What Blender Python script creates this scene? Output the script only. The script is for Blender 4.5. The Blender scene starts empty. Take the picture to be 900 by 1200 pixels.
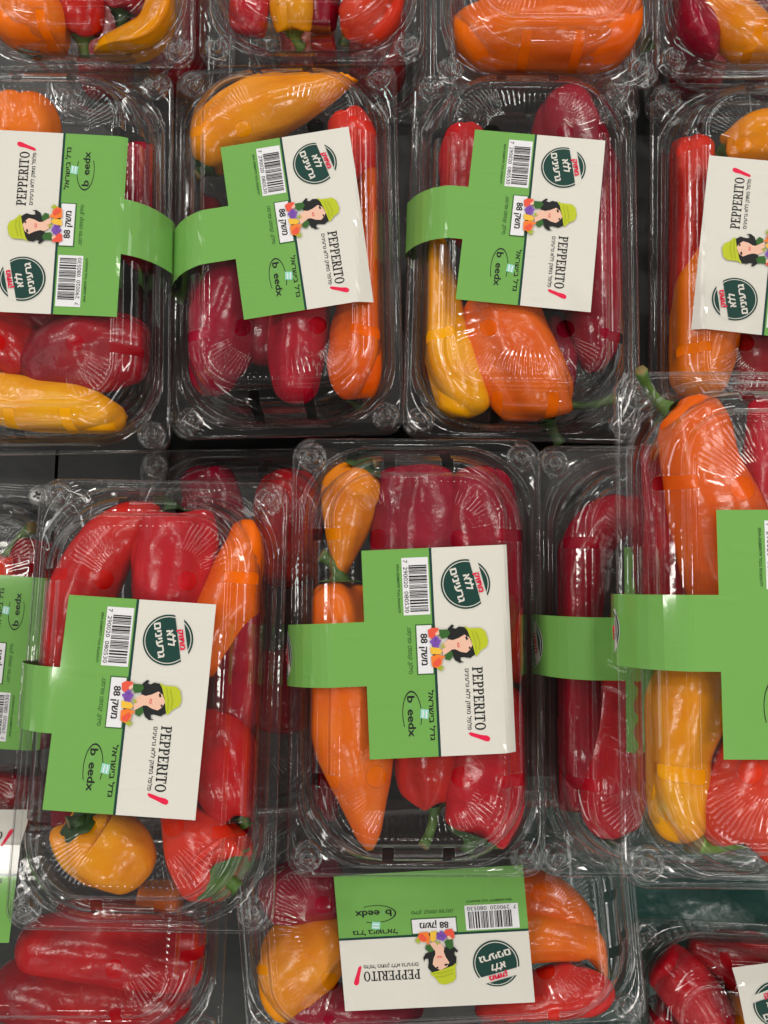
import bpy, bmesh, math, random
from mathutils import Vector, Matrix, noise
from mathutils.geometry import tessellate_polygon

SC = bpy.context.scene
COL = SC.collection
MM = 0.001
rad = math.radians

# ------------------------------------------------------------------ camera
TILT = rad(8.5)
FPX = 1000.0                       # focal length in pixels of a 900 px wide frame
DIST = 373.0
ST, CT = math.sin(TILT), math.cos(TILT)
CAM = Vector((0, -DIST*ST, 112 + DIST*CT))          # millimetres
cam = bpy.data.cameras.new('camera'); camo = bpy.data.objects.new('camera', cam); COL.objects.link(camo)
cam.sensor_fit = 'HORIZONTAL'; cam.sensor_width = 36; cam.lens = FPX/900*36
cam.clip_start = 0.01; cam.clip_end = 20
camo.location = CAM*MM; camo.rotation_euler = (TILT, 0, 0)
SC.camera = camo
# ------------------------------------------------------------------ world: the dim grey hall overhead
WORLD_BASE, WORLD_TUBE, WORLD_SPOT = .07, 12.0, 26.0
W = bpy.data.worlds.new('World'); SC.world = W; W.use_nodes = True
nt = W.node_tree; bg = nt.nodes['Background']
def wn(ty, **k):
    n = nt.nodes.new(ty)
    for a_, b_ in k.items(): setattr(n, a_, b_)
    return n
def wm(op, *args):
    n = wn('ShaderNodeMath', operation=op)
    for i, v in enumerate(args):
        if isinstance(v, (int, float)): n.inputs[i].default_value = v
        else: nt.links.new(v, n.inputs[i])
    return n.outputs[0]
tc = wn('ShaderNodeTexCoord'); sp = wn('ShaderNodeSeparateXYZ'); nt.links.new(tc.outputs['Generated'], sp.inputs[0])
zz = wm('MAXIMUM', sp.outputs[2], .04)
cu_, cv_ = wm('DIVIDE', sp.outputs[0], zz), wm('DIVIDE', sp.outputs[1], zz)      # place on a ceiling one unit up
def strip(x, period, half): return wm('LESS_THAN', wm('ABSOLUTE', wm('SUBTRACT', wm('FRACT', wm('ADD', wm('DIVIDE', x, period), 0.0)), .5)), half)
tubes = wm('MULTIPLY', strip(cu_, 1.9, .055), strip(wm('ADD', cv_, .20), 1.3, .32))
spots = wm('MULTIPLY', strip(wm('ADD', cu_, .07), .95, .024), strip(cv_, .95, .024))
far = wm('MULTIPLY', wm('GREATER_THAN', sp.outputs[2], .12), 1.0)
emit = wm('MULTIPLY', far, wm('ADD', wm('MULTIPLY', tubes, WORLD_TUBE), wm('MULTIPLY', spots, WORLD_SPOT)))
nz = wn('ShaderNodeTexNoise'); nz.inputs['Scale'].default_value = 3.2; nz.inputs['Detail'].default_value = 3
nt.links.new(tc.outputs['Generated'], nz.inputs['Vector'])
low = wm('MINIMUM', wm('MAXIMUM', wm('SUBTRACT', 1.35, wm('MULTIPLY', sp.outputs[2], 2.0)), 0.0), 1.0)      # shelves and shop fittings round about
base = wm('MULTIPLY_ADD', wm('MAXIMUM', wm('SUBTRACT', nz.outputs['Fac'], .42), 0.0), wm('MULTIPLY_ADD', low, 9.0, 1.0), WORLD_BASE)
tot = wm('ADD', base, emit)
mixc = wn('ShaderNodeCombineXYZ')
for i_, k_ in enumerate((1.0, .97, .93)): nt.links.new(wm('MULTIPLY', tot, k_), mixc.inputs[i_])
nt.links.new(mixc.outputs[0], bg.inputs['Color']); bg.inputs['Strength'].default_value = 0.34
W.cycles.sampling_method = 'MANUAL'; W.cycles.sample_map_resolution = 2048
# ------------------------------------------------------------------ shop ceiling lamps
def lamp(name, loc, sx, sy, energy, rz=0, col=(1, .955, .89)):
    l = bpy.data.lights.new(name, 'AREA'); l.shape = 'RECTANGLE'; l.size = sx; l.size_y = sy
    l.energy = energy; l.color = col
    o = bpy.data.objects.new(name, l); COL.objects.link(o); o.location = loc
    d = Vector((0, 0, 0.1)) - Vector(loc)
    o.rotation_euler = d.to_track_quat('-Z', 'Y').to_euler()
    o.rotation_euler.rotate_axis('Z', rz)
    return o
LE = 1.22
for lx, ly, lz, sx, sy, e in ((-.80, 1.55, 1.8, .07, .07, 4.0), (.10, .75, 1.9, .05, .05, 2.4), (.95, .30, 1.6, .05, .45, 6.5), (-1.0, -.10, 1.6, .05, .45, 6.5),
                              (.35, -1.30, 1.6, .07, .07, 4.0), (.55, 1.55, 1.7, .45, .05, 6.5), (-.55, -1.45, 1.6, .06, .06, 4.0), (-1.05, 1.15, 1.6, .06, .06, 4.0),
                              (1.25, 1.2, 1.7, .06, .06, 4.0), (1.2, -.75, 1.5, .06, .06, 3.5), (-1.4, .45, 1.5, .06, .06, 3.5), (-.1, 1.9, 1.8, .06, .06, 4.0), (.62, -.55, 1.8, .04, .04, 1.4)):
    lamp('ceiling_lamp', (lx, ly, lz), sx*1.35, sy*1.35, e*LE)
SC.view_settings.view_transform = 'Standard'; SC.view_settings.look = 'None'
SC.view_settings.exposure = -0.36; SC.view_settings.gamma = 1
SC.cycles.transparent_max_bounces = 48; SC.cycles.max_bounces = 12
SC.cycles.glossy_bounces = 4; SC.cycles.diffuse_bounces = 3
SC.cycles.use_denoising = True; SC.cycles.sample_clamp_indirect = 3; SC.cycles.sample_clamp_direct = 12
SC.cycles.caustics_reflective = False; SC.cycles.caustics_refractive = False

# ------------------------------------------------------------------ materials
class NT:
    def __init__(s, name):
        s.m = bpy.data.materials.new(name); s.m.use_nodes = True; s.t = s.m.node_tree; s.t.nodes.clear()
        s.out = s.n('ShaderNodeOutputMaterial')
    def n(s, ty, **k):
        n = s.t.nodes.new(ty)
        for a, b in k.items():
            if isinstance(n, bpy.types.Node) and hasattr(n, a): setattr(n, a, b)
        return n
    def l(s, a, b): s.t.links.new(a, b)
    def math(s, op, a, b=None, c=None):
        n = s.n('ShaderNodeMath', operation=op)
        for i, v in enumerate((a, b, c)):
            if v is None: continue
            if isinstance(v, (int, float)): n.inputs[i].default_value = v
            else: s.l(v, n.inputs[i])
        return n.outputs[0]

def noise_node(t, vec, scale, detail=3, rough=.5):
    n = t.n('ShaderNodeTexNoise'); n.inputs['Scale'].default_value = scale; n.inputs['Detail'].default_value = detail
    n.inputs['Roughness'].default_value = rough
    t.l(vec, n.inputs['Vector']); return n.outputs['Fac']

def rnd_vec(t):
    """object coordinates shifted by a random amount per object"""
    tc = t.n('ShaderNodeTexCoord'); oi = t.n('ShaderNodeObjectInfo')
    v = t.n('ShaderNodeVectorMath', operation='ADD')
    mul = t.n('ShaderNodeVectorMath', operation='SCALE'); cmb = t.n('ShaderNodeCombineXYZ')
    for i in range(3): t.l(oi.outputs['Random'], cmb.inputs[i])
    t.l(cmb.outputs[0], mul.inputs[0]); mul.inputs['Scale'].default_value = 7.0
    t.l(tc.outputs['Object'], v.inputs[0]); t.l(mul.outputs[0], v.inputs[1])
    return v.outputs[0], tc, oi

def plastic(name, holes, haze=.006, bump=1.0, gain=1.0):
    t = NT(name)
    vec, tc, oi = rnd_vec(t)
    b1 = t.n('ShaderNodeBump'); b1.inputs['Strength'].default_value = min(1, .22*bump); b1.inputs['Distance'].default_value = .0011
    t.l(noise_node(t, vec, 48, 2), b1.inputs['Height'])
    b2 = t.n('ShaderNodeBump'); b2.inputs['Strength'].default_value = min(1, .15*bump); b2.inputs['Distance'].default_value = .0005
    t.l(noise_node(t, vec, 240, 1, .5), b2.inputs['Height']); t.l(b1.outputs[0], b2.inputs['Normal'])
    lw = t.n('ShaderNodeLayerWeight'); lw.inputs['Blend'].default_value = .5
    p = t.math('POWER', lw.outputs['Facing'], 3.0)
    fac = t.math('MULTIPLY_ADD', p, 1.0, .080*gain)
    tr = t.n('ShaderNodeBsdfTransparent')
    edge = t.n('ShaderNodeMixRGB'); t.l(t.math('POWER', lw.outputs['Facing'], 2.5), edge.inputs[0])
    edge.inputs[1].default_value = (.97, .97, .968, 1); edge.inputs[2].default_value = (.60, .61, .61, 1)
    t.l(edge.outputs[0], tr.inputs['Color'])
    gl = t.n('ShaderNodeBsdfGlossy'); gl.inputs['Roughness'].default_value = .055; gl.inputs['Color'].default_value = (1, 1, 1, 1)
    t.l(b2.outputs[0], gl.inputs['Normal'])
    df = t.n('ShaderNodeBsdfDiffuse'); df.inputs['Color'].default_value = (.80, .80, .80, 1)
    mh = t.n('ShaderNodeMixShader'); mh.inputs[0].default_value = haze
    t.l(tr.outputs[0], mh.inputs[1]); t.l(df.outputs[0], mh.inputs[2])
    mx = t.n('ShaderNodeMixShader'); t.l(fac, mx.inputs[0]); t.l(mh.outputs[0], mx.inputs[1]); t.l(gl.outputs[0], mx.inputs[2])
    if holes:
        sp = t.n('ShaderNodeSeparateXYZ'); t.l(tc.outputs['Object'], sp.inputs[0])
        ax = t.math('MULTIPLY', t.math('ABSOLUTE', sp.outputs[0]), 1000.0)
        ay = t.math('MULTIPLY', t.math('ABSOLUTE', sp.outputs[1]), 1000.0)
        def box(cx, hx, cy, hy, r=1.0):      # rounded-box distance
            qx = t.math('MAXIMUM', t.math('SUBTRACT', t.math('ABSOLUTE', t.math('SUBTRACT', ax, cx)), hx-r), 0.0)
            qy = t.math('MAXIMUM', t.math('SUBTRACT', t.math('ABSOLUTE', t.math('SUBTRACT', ay, cy)), hy-r), 0.0)
            return t.math('SUBTRACT', t.math('SQRT', t.math('ADD', t.math('MULTIPLY', qx, qx), t.math('MULTIPLY', qy, qy))), r)
        d = t.math('MINIMUM', box(12.3, 2.5, 82, 5.6), box(38.4, 6.4, 50, 2.6))
        d = t.math('MINIMUM', d, box(17, 4.2, 48, 4.2, 4.2))
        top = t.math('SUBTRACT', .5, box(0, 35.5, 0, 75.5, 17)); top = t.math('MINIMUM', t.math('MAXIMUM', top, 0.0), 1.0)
        t.l(t.math('MULTIPLY_ADD', top, t.math('MULTIPLY', noise_node(t, vec, 60, 3), .009), haze), mh.inputs[0])  # plateau's reflected veil put in as extra pale diffuse haze
        hole = t.math('LESS_THAN', d, 0.0)
        rim = t.math('LESS_THAN', d, .38); rg = t.n('ShaderNodeMixShader'); t.l(t.math('MULTIPLY', rim, .22), rg.inputs[0])
        t.l(mx.outputs[0], rg.inputs[1]); t.l(gl.outputs[0], rg.inputs[2]); mx = rg
        tr2 = t.n('ShaderNodeBsdfTransparent')
        m2 = t.n('ShaderNodeMixShader'); t.l(hole, m2.inputs[0]); t.l(mx.outputs[0], m2.inputs[1]); t.l(tr2.outputs[0], m2.inputs[2])
        mx = m2
    t.l(mx.outputs[0], t.out.inputs[0])
    return t.m

def principled(name, col, rough=.5, spec=.5, coat=0, bump=None, col2=None, cscale=30, cramp=(.4, .65), metal=0, sss=0, coatr=.1):
    t = NT(name); p = t.n('ShaderNodeBsdfPrincipled')
    vec, tc, oi = rnd_vec(t)
    p.inputs['Roughness'].default_value = rough; p.inputs['Specular IOR Level'].default_value = spec
    p.inputs['Coat Weight'].default_value = coat; p.inputs['Coat Roughness'].default_value = coatr
    p.inputs['Metallic'].default_value = metal
    if col2 is None: p.inputs['Base Color'].default_value = (*col, 1)
    else:
        r = t.n('ShaderNodeValToRGB'); r.color_ramp.elements[0].position = cramp[0]; r.color_ramp.elements[1].position = cramp[1]
        r.color_ramp.elements[0].color = (*col, 1); r.color_ramp.elements[1].color = (*col2, 1)
        t.l(noise_node(t, vec, cscale, 4), r.inputs[0]); t.l(r.outputs[0], p.inputs['Base Color'])
    if sss:
        p.inputs['Subsurface Weight'].default_value = sss; p.inputs['Subsurface Radius'].default_value = (.006, .002, .001)
        p.inputs['Subsurface Scale'].default_value = .5
    if bump:
        prev = None
        for sc, st, dist in bump:
            b = t.n('ShaderNodeBump'); b.inputs['Strength'].default_value = st; b.inputs['Distance'].default_value = dist
            t.l(noise_node(t, vec, sc, 3), b.inputs['Height'])
            if prev: t.l(prev, b.inputs['Normal'])
            prev = b.outputs[0]
        t.l(prev, p.inputs['Normal'])
    t.l(p.outputs[0], t.out.inputs[0])
    return t.m

M = {}
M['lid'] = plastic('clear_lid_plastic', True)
M['stud'] = plastic('clear_stud_plastic', False, haze=.01, bump=.35, gain=2.6)
M['tray'] = plastic('clear_tray_plastic', False, haze=.006, gain=.8)
def skin(name, dark, col, light, green=.5):
    """pepper skin: soft mottling, pale flecks, a few brownish scars, fine waxy creases"""
    t = NT(name); p = t.n('ShaderNodeBsdfPrincipled'); vec, tc, oi = rnd_vec(t)
    r = t.n('ShaderNodeValToRGB'); e = r.color_ramp.elements
    e[0].position = .30; e[0].color = (*dark, 1); e[1].position = .72; e[1].color = (*light, 1)
    m_ = r.color_ramp.elements.new(.5); m_.color = (*col, 1)
    t.l(noise_node(t, vec, 26, 5, .6), r.inputs[0])
    fl = t.n('ShaderNodeValToRGB'); fl.color_ramp.elements[0].position = .70; fl.color_ramp.elements[1].position = .78
    t.l(noise_node(t, vec, 330, 2), fl.inputs[0])
    m1 = t.n('ShaderNodeMixRGB'); t.l(t.math('MULTIPLY', fl.outputs[0], .30), m1.inputs[0]); t.l(r.outputs[0], m1.inputs[1])
    m1.inputs[2].default_value = (min(1, light[0]*1.15+.05), light[1]+.10, light[2]+.05, 1)
    sc = t.n('ShaderNodeValToRGB'); sc.color_ramp.elements[0].position = .73; sc.color_ramp.elements[1].position = .80
    t.l(noise_node(t, vec, 62, 4, .65), sc.inputs[0])
    m2 = t.n('ShaderNodeMixRGB'); t.l(t.math('MULTIPLY', sc.outputs[0], .55), m2.inputs[0]); t.l(m1.outputs[0], m2.inputs[1])
    m2.inputs[2].default_value = (.20, .075, .02, 1)
    t.l(m2.outputs[0], p.inputs['Base Color'])
    hv = t.n('ShaderNodeHueSaturation'); t.l(m2.outputs[0], hv.inputs['Color'])
    t.l(t.math('MULTIPLY_ADD', oi.outputs['Random'], .012, .494), hv.inputs['Hue']); t.l(t.math('MULTIPLY_ADD', oi.outputs['Random'], .22, .88), hv.inputs['Value'])
    t.l(hv.outputs[0], p.inputs['Base Color'])
    t.l(t.math('MULTIPLY_ADD', noise_node(t, vec, 45, 3), .22, .10), p.inputs['Roughness'])
    p.inputs['Specular IOR Level'].default_value = .42
    prev = None
    for s_, st_, d_ in ((60, .30, .002), (150, .34, .0011), (430, .16, .0004)):
        b = t.n('ShaderNodeBump'); b.inputs['Strength'].default_value = st_; b.inputs['Distance'].default_value = d_
        t.l(noise_node(t, vec, s_, 3), b.inputs['Height'])
        if prev: t.l(prev, b.inputs['Normal'])
        prev = b.outputs[0]
    t.l(prev, p.inputs['Normal']); t.l(p.outputs[0], t.out.inputs[0])
    return t.m
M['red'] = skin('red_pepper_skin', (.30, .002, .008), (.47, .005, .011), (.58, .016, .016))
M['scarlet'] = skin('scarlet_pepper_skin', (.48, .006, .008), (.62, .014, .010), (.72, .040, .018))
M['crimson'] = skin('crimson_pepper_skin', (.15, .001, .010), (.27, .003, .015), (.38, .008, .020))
M['orange'] = skin('orange_pepper_skin', (.74, .100, .001), (.83, .145, .001), (.88, .20, .002))
M['vermilion'] = skin('vermilion_pepper_skin', (.72, .080, .001), (.80, .118, .001), (.86, .16, .002))
M['amber'] = skin('amber_pepper_skin', (.74, .19, .001), (.83, .26, .001), (.88, .33, .003))
M['yellow'] = skin('yellow_pepper_skin', (.76, .24, .001), (.85, .33, .001), (.90, .42, .004))
M['cut'] = principled('dry_stem_cut', (.20, .15, .06), .8, .2)
M['palestem'] = principled('pale_pepper_stem', (.16, .30, .035), .4, .4, bump=[(220, .4, .0006)], col2=(.28, .42, .08), cscale=60)
M['stem'] = principled('pepper_stem', (.045, .11, .016), .45, .4, bump=[(220, .4, .0006)], col2=(.12, .22, .04), cscale=60)
M['darkstem'] = principled('dark_pepper_stem', (.018, .05, .012), .5, .4, bump=[(220, .4, .0006)], col2=(.05, .11, .025), cscale=60)
LB = [(34, .55, .0016), (330, .30, .0004)]
def print_mat(name, col, rough=.55):
    m = principled(name, col, rough, .2, coat=1.0, coatr=.06, bump=LB)
    t = m.node_tree; p = next(n for n in t.nodes if n.type == 'BSDF_PRINCIPLED')
    tc = t.nodes.new('ShaderNodeTexCoord'); mp = t.nodes.new('ShaderNodeMapping'); mp.inputs['Scale'].default_value = (34, 120, 30)
    oi = t.nodes.new('ShaderNodeObjectInfo'); t.links.new(oi.outputs['Random'], mp.inputs['Location'])
    nz = t.nodes.new('ShaderNodeTexNoise'); nz.inputs['Scale'].default_value = 1.0; nz.inputs['Detail'].default_value = 2
    b = t.nodes.new('ShaderNodeBump'); b.inputs['Strength'].default_value = .22; b.inputs['Distance'].default_value = .0008
    rp = t.nodes.new('ShaderNodeValToRGB'); rp.color_ramp.elements[0].position = .62; rp.color_ramp.elements[1].position = .74
    t.links.new(tc.outputs['Object'], mp.inputs['Vector']); t.links.new(mp.outputs[0], nz.inputs['Vector'])
    t.links.new(nz.outputs['Fac'], rp.inputs[0]); t.links.new(rp.outputs[0], b.inputs['Height'])
    src = p.inputs['Normal'].links[0].from_socket
    t.links.new(src, b.inputs['Normal']); t.links.new(b.outputs[0], p.inputs['Normal'])
    return m
M['p_green'] = print_mat('label_green_print', (.150, .365, .075))
M['p_white'] = print_mat('label_cream_print', (.66, .645, .585))
M['p_dark'] = print_mat('label_dark_green_ink', (.006, .045, .035))
M['p_black'] = print_mat('label_black_ink', (.012, .013, .014))
M['p_plain'] = print_mat('label_white_print', (.74, .74, .76))
M['p_red'] = print_mat('label_red_ink', (.72, .01, .06))
M['p_skin'] = print_mat('label_skin_ink', (.78, .48, .36))
M['p_hat'] = print_mat('label_hat_ink', (.46, .52, .02))
M['p_hat2'] = print_mat('label_hat_shade_ink', (.36, .42, .02))
M['p_leaf'] = print_mat('label_leaf_ink', (.035, .12, .025))
M['p_purple'] = print_mat('label_purple_ink', (.20, .08, .42))
M['p_orange'] = print_mat('label_orange_ink', (.82, .20, .03))
M['p_yellow'] = print_mat('label_yellow_ink', (.80, .48, .05))
M['p_fruit'] = print_mat('label_fruit_red_ink', (.75, .09, .05))
M['p_faint'] = print_mat('label_faint_ink', (.17, .44, .17))
M['p_mint'] = print_mat('label_mint_ink', (.30, .66, .55))
M['shelf'] = principled('shelf_paint', (.010, .012, .012), .42, .5, bump=[(12, .3, .003), (400, .2, .0004)], col2=(.026, .030, .029), cscale=24)
M['liner'] = principled('teal_plastic_liner', (.010, .045, .037), .30, .5, bump=[(26, .7, .007), (90, .5, .002)], col2=(.025, .085, .072), cscale=14)
M['screw'] = principled('screw_metal', (.62, .62, .60), .4, .5, metal=.6, bump=[(900, .3, .0002)])
M['slot'] = principled('screw_recess', (.02, .02, .02), .7, .3)

# ------------------------------------------------------------------ mesh helpers (millimetres in, metres out)
def link_mesh(name, verts, faces, mats, idx=None, parent=None, smooth=True, loc=None):
    me = bpy.data.meshes.new(name)
    me.from_pydata([(v[0]*MM, v[1]*MM, v[2]*MM) for v in verts], [], faces)
    for m in mats: me.materials.append(m)
    if idx: me.polygons.foreach_set('material_index', idx)
    me.polygons.foreach_set('use_smooth', [smooth]*len(me.polygons)); me.update()
    o = bpy.data.objects.new(name, me); COL.objects.link(o)
    if parent: o.parent = parent
    if loc: o.location = Vector(loc)*MM
    return o

NLONG, NSHORT, NARC = 60, 60, 60
def rrect(a, b, r):
    """rounded rectangle, always the same number of points"""
    r = min(r, a, b); P = []
    def line(p, q, n):
        for i in range(n): P.append((p[0]+(q[0]-p[0])*i/n, p[1]+(q[1]-p[1])*i/n))
    def arc(cx, cy, a0):
        for i in range(NARC):
            t = a0 + (i/NARC)*math.pi/2; P.append((cx+r*math.cos(t), cy+r*math.sin(t)))
    line((a, -(b-r)), (a, b-r), NLONG); arc(a-r, b-r, 0)
    line((a-r, b), (-(a-r), b), NSHORT); arc(-(a-r), b-r, math.pi/2)
    line((-a, b-r), (-a, -(b-r)), NLONG); arc(-(a-r), -(b-r), math.pi)
    line((-(a-r), -b), (a-r, -b), NSHORT); arc(a-r, -(b-r), 1.5*math.pi)
    return P
HW, HL = 55.0, 94.0
NP = 2*NLONG + 2*NSHORT + 4*NARC
# lid profile: (inset from the flange edge, height, corner radius)
LID = [(.1, -1.8, 9), (-.15, -1.0, 9), (-.05, -.2, 9), (.3, .35, 9), (.8, .6, 9), (1.3, .55, 9), (1.8, .35, 9), (3.6, .35, 30), (4.1, .8, 30.5), (4.6, 1.8, 31), (5.2, 2.5, 31), (5.8, 2.5, 31),
       (6.4, 1.8, 31), (6.9, 1.0, 31), (7.3, .9, 31), (7.7, 1.8, 31), (8.1, 3.4, 31), (8.7, 4.6, 31), (9.3, 5.0, 31), (9.7, 6, 31), (10.0, 8.5, 31),
       (10.3, 11.2, 31), (10.8, 13.4, 31), (11.5, 15.2, 30), (12.5, 16.5, 29), (13.8, 17.4, 27), (15.2, 18.1, 25), (16.8, 18.7, 22),
       (17.8, 18.9, 20), (18.3, 19.4, 19), (18.7, 20.6, 18.5), (19.2, 21.7, 18), (19.9, 22.3, 17.5), (20.8, 22.4, 17), (21.6, 22.0, 16.5), (22.4, 21.6, 16),
       (24, 21.5, 15), (26, 21.5, 14), (28, 21.5, 12.5), (30, 21.5, 11), (32, 21.5, 10), (33.5, 21.5, 9), (38, 21.5, 8), (44, 21.5, 6), (50, 21.5, 4)]
def lid_z(d):
    if d <= 10: return 8.5
    for (d0, z0, _), (d1, z1, _) in zip(LID, LID[1:]):
        if d0 <= d <= d1: return z0+(z1-z0)*(d-d0)/max(d1-d0, 1e-6)
    return 21.5
def loft(prof, dispf=None):
    V, F = [], []
    for k, (d, z, r) in enumerate(prof):
        for i, (x, y) in enumerate(rrect(HW-d, HL-d, r)):
            if dispf: x, y, zz = dispf(k, i, x, y, z, d)
            else: zz = z
            V.append((x, y, zz))
    for k in range(len(prof)-1):
        for i in range(NP):
            j = (i+1) % NP
            F.append((k*NP+i, k*NP+j, (k+1)*NP+j, (k+1)*NP+i))
    F.append(tuple((len(prof)-1)*NP+i for i in range(NP)))
    return V, F
def seg_of(i):
    for nme, n in (('R', NLONG), ('a', NARC), ('T', NSHORT), ('b', NARC), ('L', NLONG), ('c', NARC), ('B', NSHORT), ('d', NARC)):
        if i < n: return nme, i/n
        i -= n
def lid_disp(k, i, x, y, z, d):
    s, f = seg_of(i)
    if 21.5 < d < 33.6:                                    # fan of moulded ribs round the plateau's corners
        w = math.sin(math.pi*(d-21.5)/12.1)**.6
        if s in 'abcd': m = 1.0; q = f*NARC
        elif s in 'TB':  m = .45; q = f*NSHORT
        else: m = max(0, 1-min(f, 1-f)*NLONG/14); q = f*NLONG*2
        z = z + .20*w*m*math.cos(q*2*math.pi/5.0)
    return x, y, z
lidV, lidF = loft(LID, lid_disp)
TRAY = [(0.2, -2.0, 9), (.5, -.5, 9), (4.6, -.5, 30), (5.4, -1.2, 30), (8, -2, 30), (9.4, -3.5, 30), (10.2, -8, 30), (10.6, -13, 29), (11.0, -14, 29),
        (12.4, -15, 28), (13, -18, 28), (14, -28, 27), (15.2, -38, 26), (16.4, -43, 24), (19, -45.6, 22), (23, -46, 18), (24, -45.2, 17), (30, -45.2, 12), (40, -45.2, 8), (50, -45.2, 4)]
def tray_disp(k, i, x, y, z, d):
    if -42 < z < -15:
        s, f = seg_of(i)
        q = 1 + .016*math.sin(i*2*math.pi/6)
        return x*q, y*(1+.009*math.sin(i*2*math.pi/6)), z
    return x, y, z
trayV, trayF = loft(TRAY, tray_disp)

def lathe(prof, n=28, cx=0, cy=0):
    V, F = [], []
    for (r, z) in prof:
        for i in range(n):
            t = 2*math.pi*i/n; V.append((cx+r*math.cos(t), cy+r*math.sin(t), z))
    for k in range(len(prof)-1):
        for i in range(n):
            j = (i+1) % n; F.append((k*n+i, k*n+j, (k+1)*n+j, (k+1)*n+i))
    F.append(tuple((len(prof)-1)*n+i for i in range(n)))
    return V, F
BUTTON = [(6.6, .4), (6.2, 1.0), (5.7, 1.6), (5.1, 1.7), (4.6, 1.2), (4.2, .7), (3.9, .8), (3.6, 1.8), (3.2, 3.0), (2.7, 3.6), (2.1, 3.5), (1.6, 2.8), (1.2, 2.2), (.7, 2.0), (.3, 2.0)]
CACHE = {}
def from_cache(key, name, make, parent):
    if key not in CACHE:
        CACHE[key] = make(parent); return CACHE[key]
    o = CACHE[key].copy(); o.name = name; COL.objects.link(o); o.parent = parent
    return o

# ------------------------------------------------------------------ the printed label
TXT = {}
def text_tris(s):
    """triangles of a line of text, scaled to cap height 1, starting at u=0"""
    if s in TXT: return TXT[s]
    cu = bpy.data.curves.new('text', 'FONT'); cu.body = s; cu.resolution_u = 3
    o = bpy.data.objects.new('text', cu); COL.objects.link(o)
    bpy.context.view_layer.update()
    me = o.evaluated_get(bpy.context.evaluated_depsgraph_get()).to_mesh()
    V = [(v.co.x, v.co.y) for v in me.vertices]
    F = [tuple(p.vertices) for p in me.polygons]
    o.evaluated_get(bpy.context.evaluated_depsgraph_get()).to_mesh_clear()
    bpy.data.objects.remove(o); bpy.data.curves.remove(cu)
    if 'ד' in s and s != 'ד':                              # the font draws this letter as two crossing bars: refill it as two bars
        D0 = text_tris('ד'); P0 = D0[0]
        for k in range(len(V)-7):
            if all(abs((V[k+i][0]-V[k][0])-(P0[i][0]-P0[0][0])) < .004 and abs(V[k+i][1]-P0[i][1]) < .004 for i in range(8)):
                F = [f for f in F if not any(k <= i < k+8 for i in f)] + [(k, k+1, k+2, k+3), (k+4, k+5, k+6, k+7)]
    xs = [v[0] for v in V] or [0]
    x0, w = min(xs), max(xs)-min(xs)
    TXT[s] = ([(x-x0, y) for x, y in V], F, w)
    return TXT[s]

class Art:
    def __init__(s): s.items = []                          # (pts, tris, material, layer)
    def poly(s, pts, mat, layer):
        pts = list(pts)
        tris = tessellate_polygon([[Vector((p[0], p[1], 0)) for p in pts]])
        s.items.append((pts, [tuple(t) for t in tris], mat, layer))
    def grid(s, u0, u1, v0, v1, mat, layer, nu, nv):
        P = [(u0+(u1-u0)*i/nu, v0+(v1-v0)*j/nv) for j in range(nv+1) for i in range(nu+1)]
        T = []
        for j in range(nv):
            for i in range(nu):
                a = j*(nu+1)+i; T.append((a, a+1, a+nu+2, a+nu+1))
        s.items.append((P, T, mat, layer))
    def text(s, st, u, v, size, width, mat, layer, ang=0, bold=0):
        V, F, w = text_tris(st)
        k = width/w; c, n = math.cos(ang), math.sin(ang)
        for off in ((0, 0),) if not bold else ((-bold, 0), (bold, 0), (0, bold*.6), (0, -bold*.6)):
            P = []
            for x, y in V:
                a, b = x*k - width/2 + off[0], y*size + off[1]
                P.append((u + a*c - b*n, v + a*n + b*c))
            s.items.append((P, F, mat, layer)); layer += .12 if bold else 0
    def disc(s, u, v, r, mat, layer, n=40, ru=None):
        s.poly([(u+(ru or r)*math.cos(2*math.pi*i/n), v+r*math.sin(2*math.pi*i/n)) for i in range(n)], mat, layer)
    def ring(s, u, v, r0, r1, mat, layer, a0=0, a1=360, n=48, su=1.0, ang=0):
        P, T = [], []
        ca, sa = math.cos(ang), math.sin(ang)
        for i in range(n+1):
            t = rad(a0+(a1-a0)*i/n)
            for r in (r0, r1):
                a, b = r*su*math.cos(t), r*math.sin(t)
                P.append((u+a*ca-b*sa, v+a*sa+b*ca))
        for i in range(n): T.append((2*i, 2*i+2, 2*i+3, 2*i+1))
        s.items.append((P, T, mat, layer))

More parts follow.
